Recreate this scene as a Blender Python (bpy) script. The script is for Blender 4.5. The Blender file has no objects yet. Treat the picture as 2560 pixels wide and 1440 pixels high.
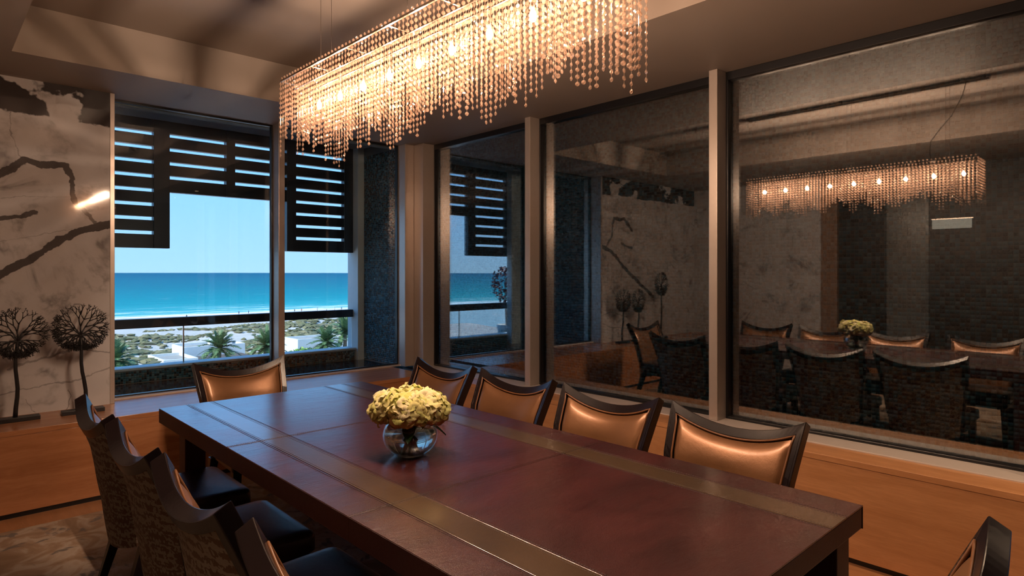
import bpy, math, random
import numpy as np
from mathutils import Vector

random.seed(7)
rng = np.random.default_rng(7)
sc = bpy.context.scene
COL = sc.collection
R = math.radians
PI = math.pi

# ------------------------------------------------------------------ camera
cam_data = bpy.data.cameras.new('camera')
cam = bpy.data.objects.new('camera', cam_data)
COL.objects.link(cam)
cam.location = (0, 0, 1.42)
cam.rotation_euler = (R(90), 0, R(-43.4))
cam_data.sensor_width = 36
cam_data.lens = 36 * 1563 / 2560
cam_data.shift_y = -39 / 2560
cam_data.clip_start = 0.05
cam_data.clip_end = 60000
sc.camera = cam

# ------------------------------------------------------------------ view, sampling
sc.view_settings.view_transform = 'Standard'
sc.view_settings.look = 'None'
sc.view_settings.exposure = 0.0
sc.view_settings.gamma = 1
sc.view_settings.use_curve_mapping = False
cy = sc.cycles
cy.use_denoising = True
cy.max_bounces = 5
cy.diffuse_bounces = 2
cy.glossy_bounces = 3
cy.transmission_bounces = 4
cy.transparent_max_bounces = 9
cy.sample_clamp_indirect = 14.0
cy.caustics_reflective = False
cy.caustics_refractive = False
cy.blur_glossy = 0.15
cy.use_adaptive_sampling = True
cy.adaptive_threshold = 0.09
cy.adaptive_min_samples = 10

# ------------------------------------------------------------------ sky and sun
world = bpy.data.worlds.new('sky')
sc.world = world
world.use_nodes = True
wt = world.node_tree
wt.nodes.clear()
w_out = wt.nodes.new('ShaderNodeOutputWorld')
w_bg = wt.nodes.new('ShaderNodeBackground')
w_ramp = wt.nodes.new('ShaderNodeValToRGB')
w_sep = wt.nodes.new('ShaderNodeSeparateXYZ')
w_tc = wt.nodes.new('ShaderNodeTexCoord')
wt.links.new(w_tc.outputs['Generated'], w_sep.inputs[0])
wt.links.new(w_sep.outputs['Z'], w_ramp.inputs[0])
wt.links.new(w_ramp.outputs[0], w_bg.inputs['Color'])
wt.links.new(w_bg.outputs[0], w_out.inputs['Surface'])
e = w_ramp.color_ramp.elements
e[0].position = 0.0
e[0].color = (0.27, 0.445, 0.63, 1)
e[1].position = 1.0
e[1].color = (0.07, 0.24, 0.58, 1)
e2 = w_ramp.color_ramp.elements.new(0.16)
e2.color = (0.175, 0.40, 0.74, 1)
w_bg.inputs['Strength'].default_value = 2.05

sun_data = bpy.data.lights.new('sun', 'SUN')
sun_data.energy = 6.5
sun_data.angle = R(0.6)
sun_data.color = (1.0, 0.95, 0.87)
sun = bpy.data.objects.new('sun', sun_data)
COL.objects.link(sun)
sun.rotation_euler = Vector((0.72, 0.12, -0.68)).to_track_quat('-Z', 'Y').to_euler()

LAMP = dict(bulb=37.0, color=(1.0, 0.68, 0.46), fill_lamp=70.0)


# ================================================================== helpers
class NT:
    """small node-tree writer"""
    def __init__(self, name):
        self.m = bpy.data.materials.new(name)
        self.m.use_nodes = True
        self.t = self.m.node_tree
        self.t.nodes.clear()
        self.out = self.t.nodes.new('ShaderNodeOutputMaterial')

    def n(self, kind, props=None, **ins):
        node = self.t.nodes.new('ShaderNode' + kind)
        for k, v in (props or {}).items():
            setattr(node, k, v)
        for k, v in ins.items():
            key = k.replace('_', ' ')
            if key.startswith('i') and key[1:].isdigit():
                sock = node.inputs[int(key[1:])]
            else:
                sock = node.inputs[key]
            self.set(sock, v)
        return node

    def set(self, sock, v):
        if isinstance(v, bpy.types.NodeSocket):
            self.t.links.new(v, sock)
        elif isinstance(v, bpy.types.Node):
            self.t.links.new(v.outputs[0], sock)
        else:
            if hasattr(sock.default_value, '__len__') and len(sock.default_value) == 4 and len(v) == 3:
                v = (*v, 1)
            sock.default_value = v

    def math(self, op, a, b=0.0, c=None, clamp=False):
        nd = self.n('Math', dict(operation=op, use_clamp=clamp), i0=a, i1=b)
        if c is not None:
            self.set(nd.inputs[2], c)
        return nd.outputs[0]

    def coord(self, scale=(1, 1, 1), loc=(0, 0, 0), rot=(0, 0, 0), out='Object'):
        tc = self.n('TexCoord')
        mp = self.n('Mapping', Vector=tc.outputs[out])
        mp.inputs['Scale'].default_value = scale
        mp.inputs['Location'].default_value = loc
        mp.inputs['Rotation'].default_value = rot
        return mp.outputs[0]

    def noise(self, vec, scale=5, detail=4, rough=0.55, dist=0.0):
        nd = self.n('TexNoise', Vector=vec, Scale=scale, Detail=detail, Roughness=rough, Distortion=dist)
        return nd

    def ramp(self, fac, stops, interp='LINEAR'):
        nd = self.n('ValToRGB', Fac=fac)
        cr = nd.color_ramp
        cr.interpolation = interp
        while len(cr.elements) < len(stops):
            cr.elements.new(0.5)
        for el, (p, c) in zip(cr.elements, stops):
            el.position = p
            el.color = (*c, 1) if len(c) == 3 else c
        return nd.outputs[0]

    def mix(self, fac, a, b, blend='MIX'):
        nd = self.n('Mix', dict(data_type='RGBA', blend_type=blend))
        self.set(nd.inputs[0], fac)
        self.set(nd.inputs[6], a)
        self.set(nd.inputs[7], b)
        return nd.outputs[2]

    def bump(self, height, strength=0.2, dist=0.01):
        return self.n('Bump', Height=height, Strength=strength, Distance=dist).outputs[0]

    def bsdf(self, color, rough=0.5, metal=0.0, normal=None, **extra):
        nd = self.n('BsdfPrincipled', Metallic=metal)
        self.set(nd.inputs['Base Color'], color)
        self.set(nd.inputs['Roughness'], rough)
        if normal is not None:
            self.set(nd.inputs['Normal'], normal)
        for k, v in extra.items():
            self.set(nd.inputs[k.replace('_', ' ')], v)
        self.t.links.new(nd.outputs[0], self.out.inputs['Surface'])
        return nd

    def surface(self, shader):
        self.set(self.out.inputs['Surface'], shader)
        return self.m


def simple(name, color, rough=0.5, metal=0.0, var=0.12, nscale=18, bump=0.0, spec=0.5):
    t = NT(name)
    v = t.coord()
    nz = t.noise(v, nscale, 4)
    col = t.mix(nz.outputs['Fac'], tuple(c * (1 - var) for c in color), tuple(min(1, c * (1 + var)) for c in color))
    nrm = t.bump(nz.outputs['Fac'], bump, 0.004) if bump else None
    t.bsdf(col, rough, metal, nrm, Specular_IOR_Level=spec)
    return t.m


class MB:
    def __init__(self):
        self.v = []
        self.f = []

    def quad(self, a, b, c, d):
        i = len(self.v)
        self.v += [tuple(a), tuple(b), tuple(c), tuple(d)]
        self.f.append((i, i + 1, i + 2, i + 3))
        return self

    def poly(self, pts):
        i = len(self.v)
        self.v += [tuple(p) for p in pts]
        self.f.append(tuple(range(i, i + len(pts))))
        return self

    def box(self, x0, x1, y0, y1, z0, z1):
        i = len(self.v)
        self.v += [(x0, y0, z0), (x1, y0, z0), (x1, y1, z0), (x0, y1, z0),
                   (x0, y0, z1), (x1, y0, z1), (x1, y1, z1), (x0, y1, z1)]
        for q in ((3, 2, 1, 0), (4, 5, 6, 7), (0, 1, 5, 4), (1, 2, 6, 5), (2, 3, 7, 6), (3, 0, 4, 7)):
            self.f.append(tuple(i + k for k in q))
        return self

    def loft(self, rings, closed=True, cap=True):
        """rings of equal length point lists"""
        base = len(self.v)
        n = len(rings[0])
        for r in rings:
            self.v += [tuple(p) for p in r]
        m = n if closed else n - 1
        for k in range(len(rings) - 1):
            for j in range(m):
                a = base + k * n + j
                b = base + k * n + (j + 1) % n
                self.f.append((a, b, b + n, a + n))
        if cap and closed:
            self.f.append(tuple(base + j for j in reversed(range(n))))
            self.f.append(tuple(base + (len(rings) - 1) * n + j for j in range(n)))
        return self

    def tube(self, pts, rad, sides=6, cap=True):
        pts = [Vector(p) for p in pts]
        if not hasattr(rad, '__len__'):
            rad = [rad] * len(pts)
        rings = []
        for i, p in enumerate(pts):
            a = pts[max(0, i - 1)]
            b = pts[min(len(pts) - 1, i + 1)]
            d = (b - a).normalized() if (b - a).length > 1e-9 else Vector((0, 0, 1))
            up = Vector((0, 0, 1)) if abs(d.z) < 0.9 else Vector((0, 1, 0))
            s = d.cross(up).normalized()
            t = s.cross(d)
            rings.append([p + (s * math.cos(2 * PI * k / sides) + t * math.sin(2 * PI * k / sides)) * rad[i]
                          for k in range(sides)])
        return self.loft(rings, True, cap)

    def lathe(self, prof, c=(0, 0, 0), n=24, cap=True):
        rings = [[(c[0] + r * math.cos(2 * PI * k / n), c[1] + r * math.sin(2 * PI * k / n), c[2] + z)
                  for k in range(n)] for r, z in prof]
        return self.loft(rings, True, cap)

    def grid(self, fn, nu, nv, flip=False):
        base = len(self.v)
        for j in range(nv + 1):
            for i in range(nu + 1):
                self.v.append(tuple(fn(i / nu, j / nv)))
        for j in range(nv):
            for i in range(nu):
                a = base + j * (nu + 1) + i
                q = (a, a + 1, a + nu + 2, a + nu + 1)
                self.f.append(q[::-1] if flip else q)
        return self

    def build(self, name, mat, parent=None, smooth=False, bevel=0.0, angle=None):
        me = bpy.data.meshes.new(name)
        me.from_pydata(self.v, [], self.f)
        me.update()
        return link_mesh(name, me, mat, parent, smooth, bevel, angle)


def link_mesh(name, me, mat, parent=None, smooth=False, bevel=0.0, angle=None):
    o = bpy.data.objects.new(name, me)
    COL.objects.link(o)
    if mat:
        me.materials.append(mat)
    if parent:
        o.parent = parent
    if smooth:
        me.polygons.foreach_set('use_smooth', [True] * len(me.polygons))
        if angle:
            me.set_sharp_from_angle(angle=R(angle))
    if bevel:
        md = o.modifiers.new('bevel', 'BEVEL')
        md.width = bevel
        md.segments = 2
        md.limit_method = 'ANGLE'
    return o


def boxo(name, b, mat, parent=None, bevel=0.0):
    return MB().box(*b).build(name, mat, parent, False, bevel)


def tag(o, label=None, cat=None, group=None, kind=None):
    if label:
        o['label'] = label
    if cat:
        o['category'] = cat
    if group:
        o['group'] = group
    if kind:
        o['kind'] = kind
    return o


def empty(name, loc=(0, 0, 0), rz=0.0):
    o = bpy.data.objects.new(name, None)
    o.empty_display_size = 0.05
    COL.objects.link(o)
    o.location = loc
    o.rotation_euler = (0, 0, rz)
    return o


def copy_tree(o, parent=None):
    c = o.copy()
    COL.objects.link(c)
    c.parent = parent
    for ch in list(o.children):
        copy_tree(ch, c)
    return c


def lerp_pts(pts, x):
    if x <= pts[0][0]:
        return pts[0][1]
    for (a, b), (c, d) in zip(pts, pts[1:]):
        if x <= c:
            return b + (d - b) * (x - a) / (c - a)
    return pts[-1][1]


# ================================================================== materials
def m_wood(name, axis, c0, c1, rough=0.38):
    """oak veneer, grain along world axis"""
    t = NT(name)
    sc_ = {'x': (0.6, 9, 9), 'y': (9, 0.6, 9)}[axis]
    v = t.coord(sc_)
    warp = t.noise(t.coord((1, 1, 1)), 1.6, 3)
    vv = t.n('VectorMath', dict(operation='ADD'), i0=v, i1=warp.outputs['Color']).outputs[0]
    band = t.noise(vv, 1.6, 5, 0.6, 0.6)
    fine = t.noise(t.coord(tuple(s * 6 for s in sc_)), 4.0, 3, 0.7)
    f = t.math('ADD', t.math('MULTIPLY', band.outputs['Fac'], 0.75), t.math('MULTIPLY', fine.outputs['Fac'], 0.35))
    col = t.ramp(f, [(0.33, c0), (0.55, tuple((a + b) / 2 for a, b in zip(c0, c1))), (0.75, c1)])
    t.bsdf(col, rough, 0, t.bump(fine.outputs['Fac'], 0.12, 0.002))
    return t.m


def m_marble(name, segs=None, top=None, seed=0.0):
    """white marble, dark veins given as polylines in world x-z plus cloudy fine veins"""
    t = NT(name)
    v = t.coord((1, 1, 1), (seed, seed * 0.7, 0))
    n1 = t.noise(v, 5.0, 6, 0.6)
    n2 = t.noise(v, 22.0, 5, 0.6)
    n3 = t.noise(v, 1.7, 5, 0.6, 0.8)
    # cloudy thin veins: ridge of a noise
    ridge = t.math('ABSOLUTE', t.math('SUBTRACT', n3.outputs['Fac'], 0.5))
    vein = t.math('SUBTRACT', 1.0, t.math('MULTIPLY', ridge, 22.0), clamp=True)
    vein = t.math('MULTIPLY', vein, t.ramp(n1.outputs['Fac'], [(0.42, (0, 0, 0)), (0.62, (1, 1, 1))]))
    base = t.mix(n1.outputs['Fac'], (0.68, 0.655, 0.665), (0.50, 0.485, 0.50))
    base = t.mix(t.math('MULTIPLY', vein, 0.65), base, (0.13, 0.12, 0.12))
    if segs:
        tc = t.n('TexCoord')
        off = t.n('VectorMath', dict(operation='SUBTRACT'), i0=n2.outputs['Color'], i1=(0.5, 0.5, 0.5))
        off2 = t.n('VectorMath', dict(operation='SUBTRACT'), i0=t.noise(v, 6.0, 3).outputs['Color'], i1=(0.5, 0.5, 0.5))
        o1 = t.n('VectorMath', dict(operation='SCALE'), i0=off.outputs[0])
        o1.inputs['Scale'].default_value = 0.035
        o2 = t.n('VectorMath', dict(operation='SCALE'), i0=off2.outputs[0])
        o2.inputs['Scale'].default_value = 0.05
        p = t.n('VectorMath', dict(operation='ADD'), i0=tc.outputs['Object'], i1=o1.outputs[0])
        p = t.n('VectorMath', dict(operation='ADD'), i0=p.outputs[0], i1=o2.outputs[0])
        sp = t.n('SeparateXYZ', i0=p.outputs[0])
        X, Z = sp.outputs['X'], sp.outputs['Z']
        total = None
        for line, w, strength in segs:
            d = None
            for (ax, az), (bx, bz) in zip(line, line[1:]):
                ex, ez = bx - ax, bz - az
                L2 = ex * ex + ez * ez
                px = t.math('SUBTRACT', X, ax)
                pz = t.math('SUBTRACT', Z, az)
                h = t.math('MULTIPLY_ADD', px, ex / L2, t.math('MULTIPLY', pz, ez / L2), clamp=True)
                qx = t.math('MULTIPLY_ADD', h, -ex, px)
                qz = t.math('MULTIPLY_ADD', h, -ez, pz)
                dd = t.math('ADD', t.math('MULTIPLY', qx, qx), t.math('MULTIPLY', qz, qz))
                d = dd if d is None else t.math('MINIMUM', d, dd)
            d = t.math('SQRT', d)
            wm = t.math('MULTIPLY', t.math('MULTIPLY_ADD', n1.outputs['Fac'], 1.6, 0.15), w)
            mask = t.math('MULTIPLY', t.math('SUBTRACT', wm, d), 260.0, clamp=True)
            mask = t.math('MULTIPLY', mask, strength)
            total = mask if total is None else t.math('MAXIMUM', total, mask)
        base = t.mix(total, base, (0.055, 0.046, 0.046))
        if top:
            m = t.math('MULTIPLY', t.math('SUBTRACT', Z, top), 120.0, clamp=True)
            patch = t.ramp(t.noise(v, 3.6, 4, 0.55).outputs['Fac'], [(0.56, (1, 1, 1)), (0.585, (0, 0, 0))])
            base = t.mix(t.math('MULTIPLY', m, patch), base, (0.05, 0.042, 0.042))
    t.bsdf(base, 0.05, 0, None)
    return t.m


def m_leather(name, c0, c1, rough=0.32, scale=30, strength=0.25, stretch=(1, 1, 1), coat=0.0, metal=0.0):
    t = NT(name)
    v = t.coord(stretch)
    big = t.noise(v, 3.2, 5, 0.6)
    fine = t.noise(v, scale, 6, 0.65, 0.4)
    grain = t.n('TexVoronoi', dict(feature='DISTANCE_TO_EDGE'), Vector=t.coord(), Scale=220.0)
    col = t.mix(t.ramp(big.outputs['Fac'], [(0.3, (0, 0, 0)), (0.7, (1, 1, 1))]), c0, c1)
    h = t.math('ADD', fine.outputs['Fac'], t.math('MULTIPLY', grain.outputs['Distance'], 0.25))
    rg = t.math('MULTIPLY_ADD', big.outputs['Fac'], 0.16, rough - 0.08)
    nb = t.bump(h, strength, 0.006)
    t.bsdf(col, rg, metal, nb, Coat_Normal=t.bump(h, strength * 0.3, 0.006), Coat_Weight=coat, Coat_Roughness=0.18, Coat_IOR=1.85)
    return t.m


def m_glass(name, r0=0.09, tint=(0.90, 0.97, 0.99)):
    """window pane: clear pass-through plus mirror reflection rising at grazing angles"""
    t = NT(name)
    g = t.n('NewGeometry')
    dt = t.n('VectorMath', dict(operation='DOT_PRODUCT'), i0=g.outputs['Normal'], i1=g.outputs['Incoming'])
    c = t.math('ABSOLUTE', dt.outputs['Value'])
    p5 = t.math('POWER', t.math('SUBTRACT', 1.0, c, clamp=True), 4.2)
    fr = t.math('MULTIPLY_ADD', p5, 1 - r0, r0, clamp=True)
    tr = t.n('BsdfTransparent', Color=tint)
    gl = t.n('BsdfGlossy', Color=(1, 1, 1), Roughness=0.0)
    mx = t.n('MixShader', i0=fr, i1=tr.outputs[0], i2=gl.outputs[0])
    return t.surface(mx)


def m_tile(name, island=True):
    t = NT(name)
    g = t.n('NewGeometry')
    oi = t.n('ObjectInfo')
    rnd = t.math('FRACT', t.math('ADD', g.outputs['Random Per Island'], oi.outputs['Random']))
    col = t.ramp(rnd, [(0.0, (0.008, 0.018, 0.024)), (0.20, (0.040, 0.115, 0.135)), (0.38, (0.050, 0.042, 0.036)),
                       (0.50, (0.025, 0.080, 0.110)), (0.66, (0.115, 0.19, 0.215)), (0.80, (0.055, 0.15, 0.20)),
                       (0.93, (0.12, 0.10, 0.075))], 'CONSTANT')
    t.bsdf(col, 0.16, 0, None)
    return t.m


def m_damask(name):
    t = NT(name)
    tc = t.n('TexCoord')
    sp = t.n('SeparateXYZ', i0=tc.outputs['Object'])
    # mirrored repeat in width, half-drop in height
    x = t.math('PINGPONG', t.math('ADD', sp.outputs['X'], 0.3), 0.075)
    z = t.math('PINGPONG', sp.outputs['Z'], 0.24)
    cv = t.n('CombineXYZ', X=x, Y=0.0, Z=z)
    n1 = t.noise(cv.outputs[0], 17.0, 2, 0.5, 1.6)
    wv = t.n('TexWave', dict(wave_type='RINGS', rings_direction='SPHERICAL'), Vector=cv.outputs[0], Scale=9.0,
             Distortion=7.0, Detail=2.0)
    wv.inputs['Detail Scale'].default_value = 6.0
    f = t.math('ADD', t.math('MULTIPLY', n1.outputs['Fac'], 0.7), t.math('MULTIPLY', wv.outputs['Fac'], 0.3))
    pat = t.ramp(f, [(0.47, (0, 0, 0)), (0.51, (1, 1, 1))])
    weave = t.noise(t.coord((60, 60, 400)), 6.0, 2)
    ground = t.mix(weave.outputs['Fac'], (0.055, 0.026, 0.015), (0.13, 0.062, 0.034))
    fig = t.mix(weave.outputs['Fac'], (0.16, 0.125, 0.095), (0.26, 0.205, 0.155))
    col = t.mix(pat, ground, fig)
    t.bsdf(col, 0.75, 0, t.bump(t.math('ADD', f, weave.outputs['Fac']), 0.15, 0.003))
    return t.m


M = {}
M['oak_y'] = m_wood('oak_right', 'y', (0.46, 0.20, 0.078), (0.70, 0.35, 0.16), 0.34)
M['oak_x'] = m_wood('oak_far', 'x', (0.34, 0.135, 0.055), (0.52, 0.235, 0.11), 0.24)
M['floor_wood'] = m_wood('oak_floor', 'y', (0.30, 0.13, 0.055), (0.46, 0.22, 0.10), 0.4)
M['dark_wood'] = simple('espresso_wood', (0.012, 0.007, 0.008), 0.27, 0, 0.25, 30, 0.0, 0.35)
M['ebony'] = simple('ebonised_wood', (0.012, 0.011, 0.013), 0.45, 0, 0.3, 40, 0.2)
M['paint'] = simple('tan_paint', (0.31, 0.255, 0.22), 0.6, 0, 0.04, 3, 0.05)
M['frame'] = simple('champagne_aluminium', (0.55, 0.47, 0.42), 0.33, 0.45, 0.05, 40)
M['gasket'] = simple('black_gasket', (0.008, 0.008, 0.010), 0.3, 0, 0.2, 40)
M['sill'] = simple('pale_sill', (0.62, 0.54, 0.50), 0.4, 0, 0.05, 20)
M['wall_dark'] = simple('dark_wall_veneer', (0.030, 0.020, 0.016), 0.45, 0, 0.3, 6)
M['brown_wall'] = simple('brown_wall_panel', (0.26, 0.16, 0.11), 0.5, 0, 0.1, 6)
M['glass_right'] = m_glass('side_glass', 0.27, (0.71, 0.77, 0.80))
M['glass_far'] = m_glass('sea_glass', 0.035, (0.93, 0.98, 1.0))
M['balustrade'] = m_glass('balustrade_glass', 0.03, (0.96, 0.99, 1.0))
M['concrete'] = simple('painted_concrete', (0.70, 0.72, 0.72), 0.7, 0, 0.08, 12, 0.1)
M['cap'] = simple('parapet_cap', (0.50, 0.56, 0.60), 0.5, 0, 0.15, 30)
M['louvre'] = simple('charcoal_louvre', (0.020, 0.024, 0.032), 0.4, 0, 0.2, 20)
M['wet_slab'] = simple('dark_wet_slab', (0.018, 0.022, 0.022), 0.08, 0, 0.3, 9, 0.25)
M['grout'] = simple('mosaic_grout', (0.15, 0.15, 0.14), 0.8, 0, 0.15, 60)
M['tile'] = m_tile('mosaic_tile')
M['table'] = m_leather('oxblood_leather', (0.030, 0.0048, 0.0055), (0.066, 0.0115, 0.011), 0.34, 14, 0.42, (1.0, 2.4, 1.0), 1.0)
M['edge'] = m_leather('oxblood_edge_leather', (0.030, 0.0055, 0.008), (0.050, 0.0095, 0.012), 0.5, 14, 0.25)
M['strip'] = m_leather('bronze_leather', (0.050, 0.028, 0.014), (0.085, 0.046, 0.022), 0.30, 40, 0.12, (1, 1, 1), 1.0)
M['stitch'] = simple('dark_thread', (0.018, 0.008, 0.008), 0.7, 0, 0.2, 50)
M['chair_leather'] = m_leather('bronze_chair_leather', (0.20, 0.092, 0.040), (0.27, 0.126, 0.056), 0.36, 45, 0.10, (1, 1, 1), 0.15, 0.45)
M['seat_leather'] = m_leather('espresso_seat_leather', (0.020, 0.012, 0.013), (0.034, 0.020, 0.020), 0.34, 45, 0.18)
M['piping'] = simple('copper_piping', (0.20, 0.085, 0.035), 0.35, 0, 0.1, 40)
M['damask'] = m_damask('damask_fabric')
M['chrome'] = simple('polished_steel', (0.62, 0.56, 0.50), 0.18, 1.0, 0.05, 30)
M['wire'] = simple('steel_wire', (0.22, 0.19, 0.17), 0.35, 0.8, 0.05, 30)
M['cable'] = simple('bronze_cable', (0.16, 0.12, 0.09), 0.4, 0.2, 0.05, 30)

VEINS = [
    ([(0.30, 1.99), (0.42, 2.081), (0.48, 2.139), (0.562, 2.11), (0.70, 2.134), (0.733, 2.037), (0.74, 1.89)], 0.0230, 0.9),
    ([(0.744, 1.877), (0.812, 1.828), (0.869, 1.75), (0.927, 1.745)], 0.0135, 0.75),
    ([(-0.2, 1.08), (0.10, 1.25), (0.361, 1.41), (0.48, 1.487), (0.625, 1.601), (0.756, 1.691), (0.846, 1.722), (0.96, 1.76)], 0.0284, 0.9),
    ([(0.30, 1.75), (0.46, 1.779), (0.531, 1.81)], 0.0162, 0.85),
    ([(0.416, 2.447), (0.404, 2.319), (0.47, 2.15)], 0.004, 0.6),
    ([(0.361, 1.886), (0.48, 1.909), (0.604, 1.914), (0.733, 1.917)], 0.0035, 0.45),
    ([(0.572, 0.994), (0.636, 1.081), (0.668, 1.119), (0.756, 1.208), (0.812, 1.193)], 0.007, 0.5),
    ([(0.20, 0.63), (0.361, 0.658), (0.52, 0.675), (0.756, 0.699), (0.846, 0.729), (0.96, 0.77)], 0.007, 0.45),
    ([(0.40, 0.80), (0.50, 0.845), (0.625, 0.877), (0.778, 0.898), (0.96, 0.871)], 0.008, 0.45),
    ([(0.70, 0.50), (0.733, 0.595), (0.711, 0.638)], 0.006, 0.6),
    ([(0.49, 0.602), (0.531, 0.519)], 0.004, 0.5),
    ([(0.361, 1.623), (0.604, 1.671), (0.756, 1.717)], 0.0035, 0.45),
]
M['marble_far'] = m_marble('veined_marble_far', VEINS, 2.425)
M['marble'] = m_marble('veined_marble', None, None, 3.3)
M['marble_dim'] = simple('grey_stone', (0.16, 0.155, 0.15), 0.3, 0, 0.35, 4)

# ================================================================== the room shell
XL, XR, XG = -1.30, 3.276, 3.66       # left wall, oak front on the right, right glass
YB, YF, YM, YG = -1.9, 4.577, 5.05, 5.23  # back wall, oak front far, marble, far glass
ZS, ZT, ZL = 2.66, 2.94, 0.51          # soffit, tray, ledge
TX0, TX1, TY0, TY1 = 0.37, 2.60, -0.50, 4.47

floor = boxo('floor', (XL - 0.3, XG + 0.1, YB - 0.3, YG + 0.1, -0.12, 0.0), M['floor_wood'])
tag(floor, 'oak strip floor bordering the carpet along the walls', kind='structure')

# ceiling: flat soffit ring with a raised tray
c = MB()
X0, X1, Y0, Y1 = XL - 0.3, 4.02, YB - 0.3, YG + 0.12
for (a0, a1, b0, b1) in ((X0, X1, Y0, TY0), (X0, X1, TY1, Y1), (X0, TX0, TY0, TY1), (TX1, X1, TY0, TY1)):
    c.quad((a0, b0, ZS), (a0, b1, ZS), (a1, b1, ZS), (a1, b0, ZS))
for (p, q) in (((TX0, TY0), (TX1, TY0)), ((TX1, TY0), (TX1, TY1)), ((TX1, TY1), (TX0, TY1)), ((TX0, TY1), (TX0, TY0))):
    c.quad((*p, ZS), (*p, ZT), (*q, ZT), (*q, ZS))
c.quad((TX0, TY0, ZT), (TX0, TY1, ZT), (TX1, TY1, ZT), (TX1, TY0, ZT))
c.quad((X0, Y0, ZT + 0.12), (X1, Y0, ZT + 0.12), (X1, Y1, ZT + 0.12), (X0, Y1, ZT + 0.12))
for (p, q) in (((X0, Y0), (X1, Y0)), ((X1, Y0), (X1, Y1)), ((X1, Y1), (X0, Y1)), ((X0, Y1), (X0, Y0))):
    c.quad((*p, ZS), (*q, ZS), (*q, ZT + 0.12), (*p, ZT + 0.12))
ceiling = c.build('ceiling', M['paint'])
tag(ceiling, 'tan painted ceiling with a raised tray over the table', kind='structure')

# far wall: marble panel, ledge, oak front
wall_far = boxo('wall_far', (XL - 0.3, 0.95, YM, YG + 0.12, 0.0, ZT + 0.05), M['marble_far'])
tag(wall_far, 'dark-veined marble wall left of the sea window', kind='structure')
boxo('edge_trim', (0.9502, 0.978, YM - 0.004, YG + 0.1, ZL, ZS), M['frame'], wall_far, 0.002)
ledge = boxo('trim_9', (XL, XR + 0.02, YF - 0.004, YG - 0.03, ZL - 0.03, ZL), M['oak_x'], None, 0.002)
tag(ledge, 'oak ledge running below the sea window and marble wall', kind='structure')
b = boxo('oak_front_panel', (XL, XR, YF, YF + 0.025, 0.035, ZL - 0.0305), M['oak_x'], ledge, 0.002)
b = boxo('gap_shade', (XL, XR, YF + 0.03, YF + 0.06, 0.0, 0.036), M['gasket'], ledge)  # black strip standing in for the shadow gap under the panel
boxo('window_sill', (0.979, XG - 0.02, YG - 0.06, YG + 0.02, ZL, ZL + 0.012), M['sill'], ledge)

wall_right = empty('wall_right', (XR, 2.0, 0))
tag(wall_right, 'oak panelled low wall under the side windows', kind='structure')


def wpart(name, bx, mat, bevel=0.0):
    o = boxo(name, bx, mat, None, bevel)
    o.parent = wall_right
    o.matrix_parent_inverse = wall_right.matrix_basis.inverted()
    return o


wpart('oak_front_panel', (XR, XR + 0.025, YB, YF - 0.001, 0.035, ZL - 0.031), M['oak_y'], 0.002)
wpart('gap_shade', (XR + 0.03, XR + 0.06, YB, YF, 0.0, 0.036), M['gasket'])  # shade of the gap below the oak front, as a black strip
wpart('oak_ledge', (XR - 0.004, 3.458, YB, YF - 0.005, ZL - 0.03, ZL), M['oak_y'], 0.002)
wpart('window_sill', (3.4585, XG - 0.012, YB, 5.05, ZL - 0.03, ZL + 0.006), M['sill'], 0.002)
wpart('core', (3.46, XG + 0.03, YB, YG, 0.0, ZL - 0.031), M['wall_dark'])

# left wall (seen in the window reflections), dark panel standing in for the unlit opening
wall_left = empty('wall_left', (XL, 2.0, 0))
tag(wall_left, 'marble and dark veneer wall on the left of the room', kind='structure')
for nm, bx, mt in (('marble_slab', (XL - 0.1, XL, 3.18, YM, 0.0, ZS), 'marble'),
                   ('brown_jamb', (XL - 0.1, XL + 0.03, 2.98, 3.1795, 0.0, ZS), 'brown_wall'),
                   ('dark_panel', (XL - 0.1, XL - 0.04, 2.43, 2.9795, 0.0, ZS), 'wall_dark'),  # darkness of the open doorway put into the panel colour
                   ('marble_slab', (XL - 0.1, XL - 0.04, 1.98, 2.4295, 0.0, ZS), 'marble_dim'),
                   ('dark_panel', (XL - 0.1, XL, 0.9, 1.9795, 0.0, ZS), 'wall_dark'),
                   ('dark_panel', (XL - 0.1, XL, -0.4, 0.8995, 0.0, ZS), 'wall_dark'),
                   ('dark_panel', (XL - 0.1, XL, YB, -0.4005, 0.0, ZS), 'wall_dark')):
    o = boxo(nm, bx, M[mt])
    o.parent = wall_left
    o.matrix_parent_inverse = wall_left.matrix_basis.inverted()
wall_back = boxo('wall_back', (XL - 0.3, XG + 0.2, YB - 0.1, YB, 0.0, ZS), M['wall_dark'])
tag(wall_back, 'dark veneer wall behind the dining table', kind='structure')

# ---------------------------------------------------------------- window frames and glass
MY = [(3.514, 3.573), (1.906, 1.962), (0.295, 0.351), (-1.30, -1.244)]
n_trim = 0
for (y0, y1) in MY:
    n_trim += 1
    o = boxo('trim_%d' % n_trim, (3.52, XG + 0.03, y0, y1, ZL + 0.006, ZS), M['frame'], None, 0.003)
    tag(o, 'tan aluminium mullion between the side windows', kind='structure')
n_trim += 1
o = boxo('trim_%d' % n_trim, (2.154, 2.206, 5.09, YG + 0.03, ZL, ZS), M['frame'], None, 0.003)
tag(o, 'tan aluminium mullion dividing the sea window', kind='structure')
n_trim += 1
post = MB().box(3.395, 3.497, 5.09, YG + 0.04, ZL, ZS).build('trim_%d' % n_trim, M['frame'], None, False, 0.003)
tag(post, 'tan aluminium post in the window corner', kind='structure')
boxo('side_jamb', (3.4975, XG + 0.02, 4.94, YG + 0.04, ZL, ZS), M['frame'], post, 0.003)


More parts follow.
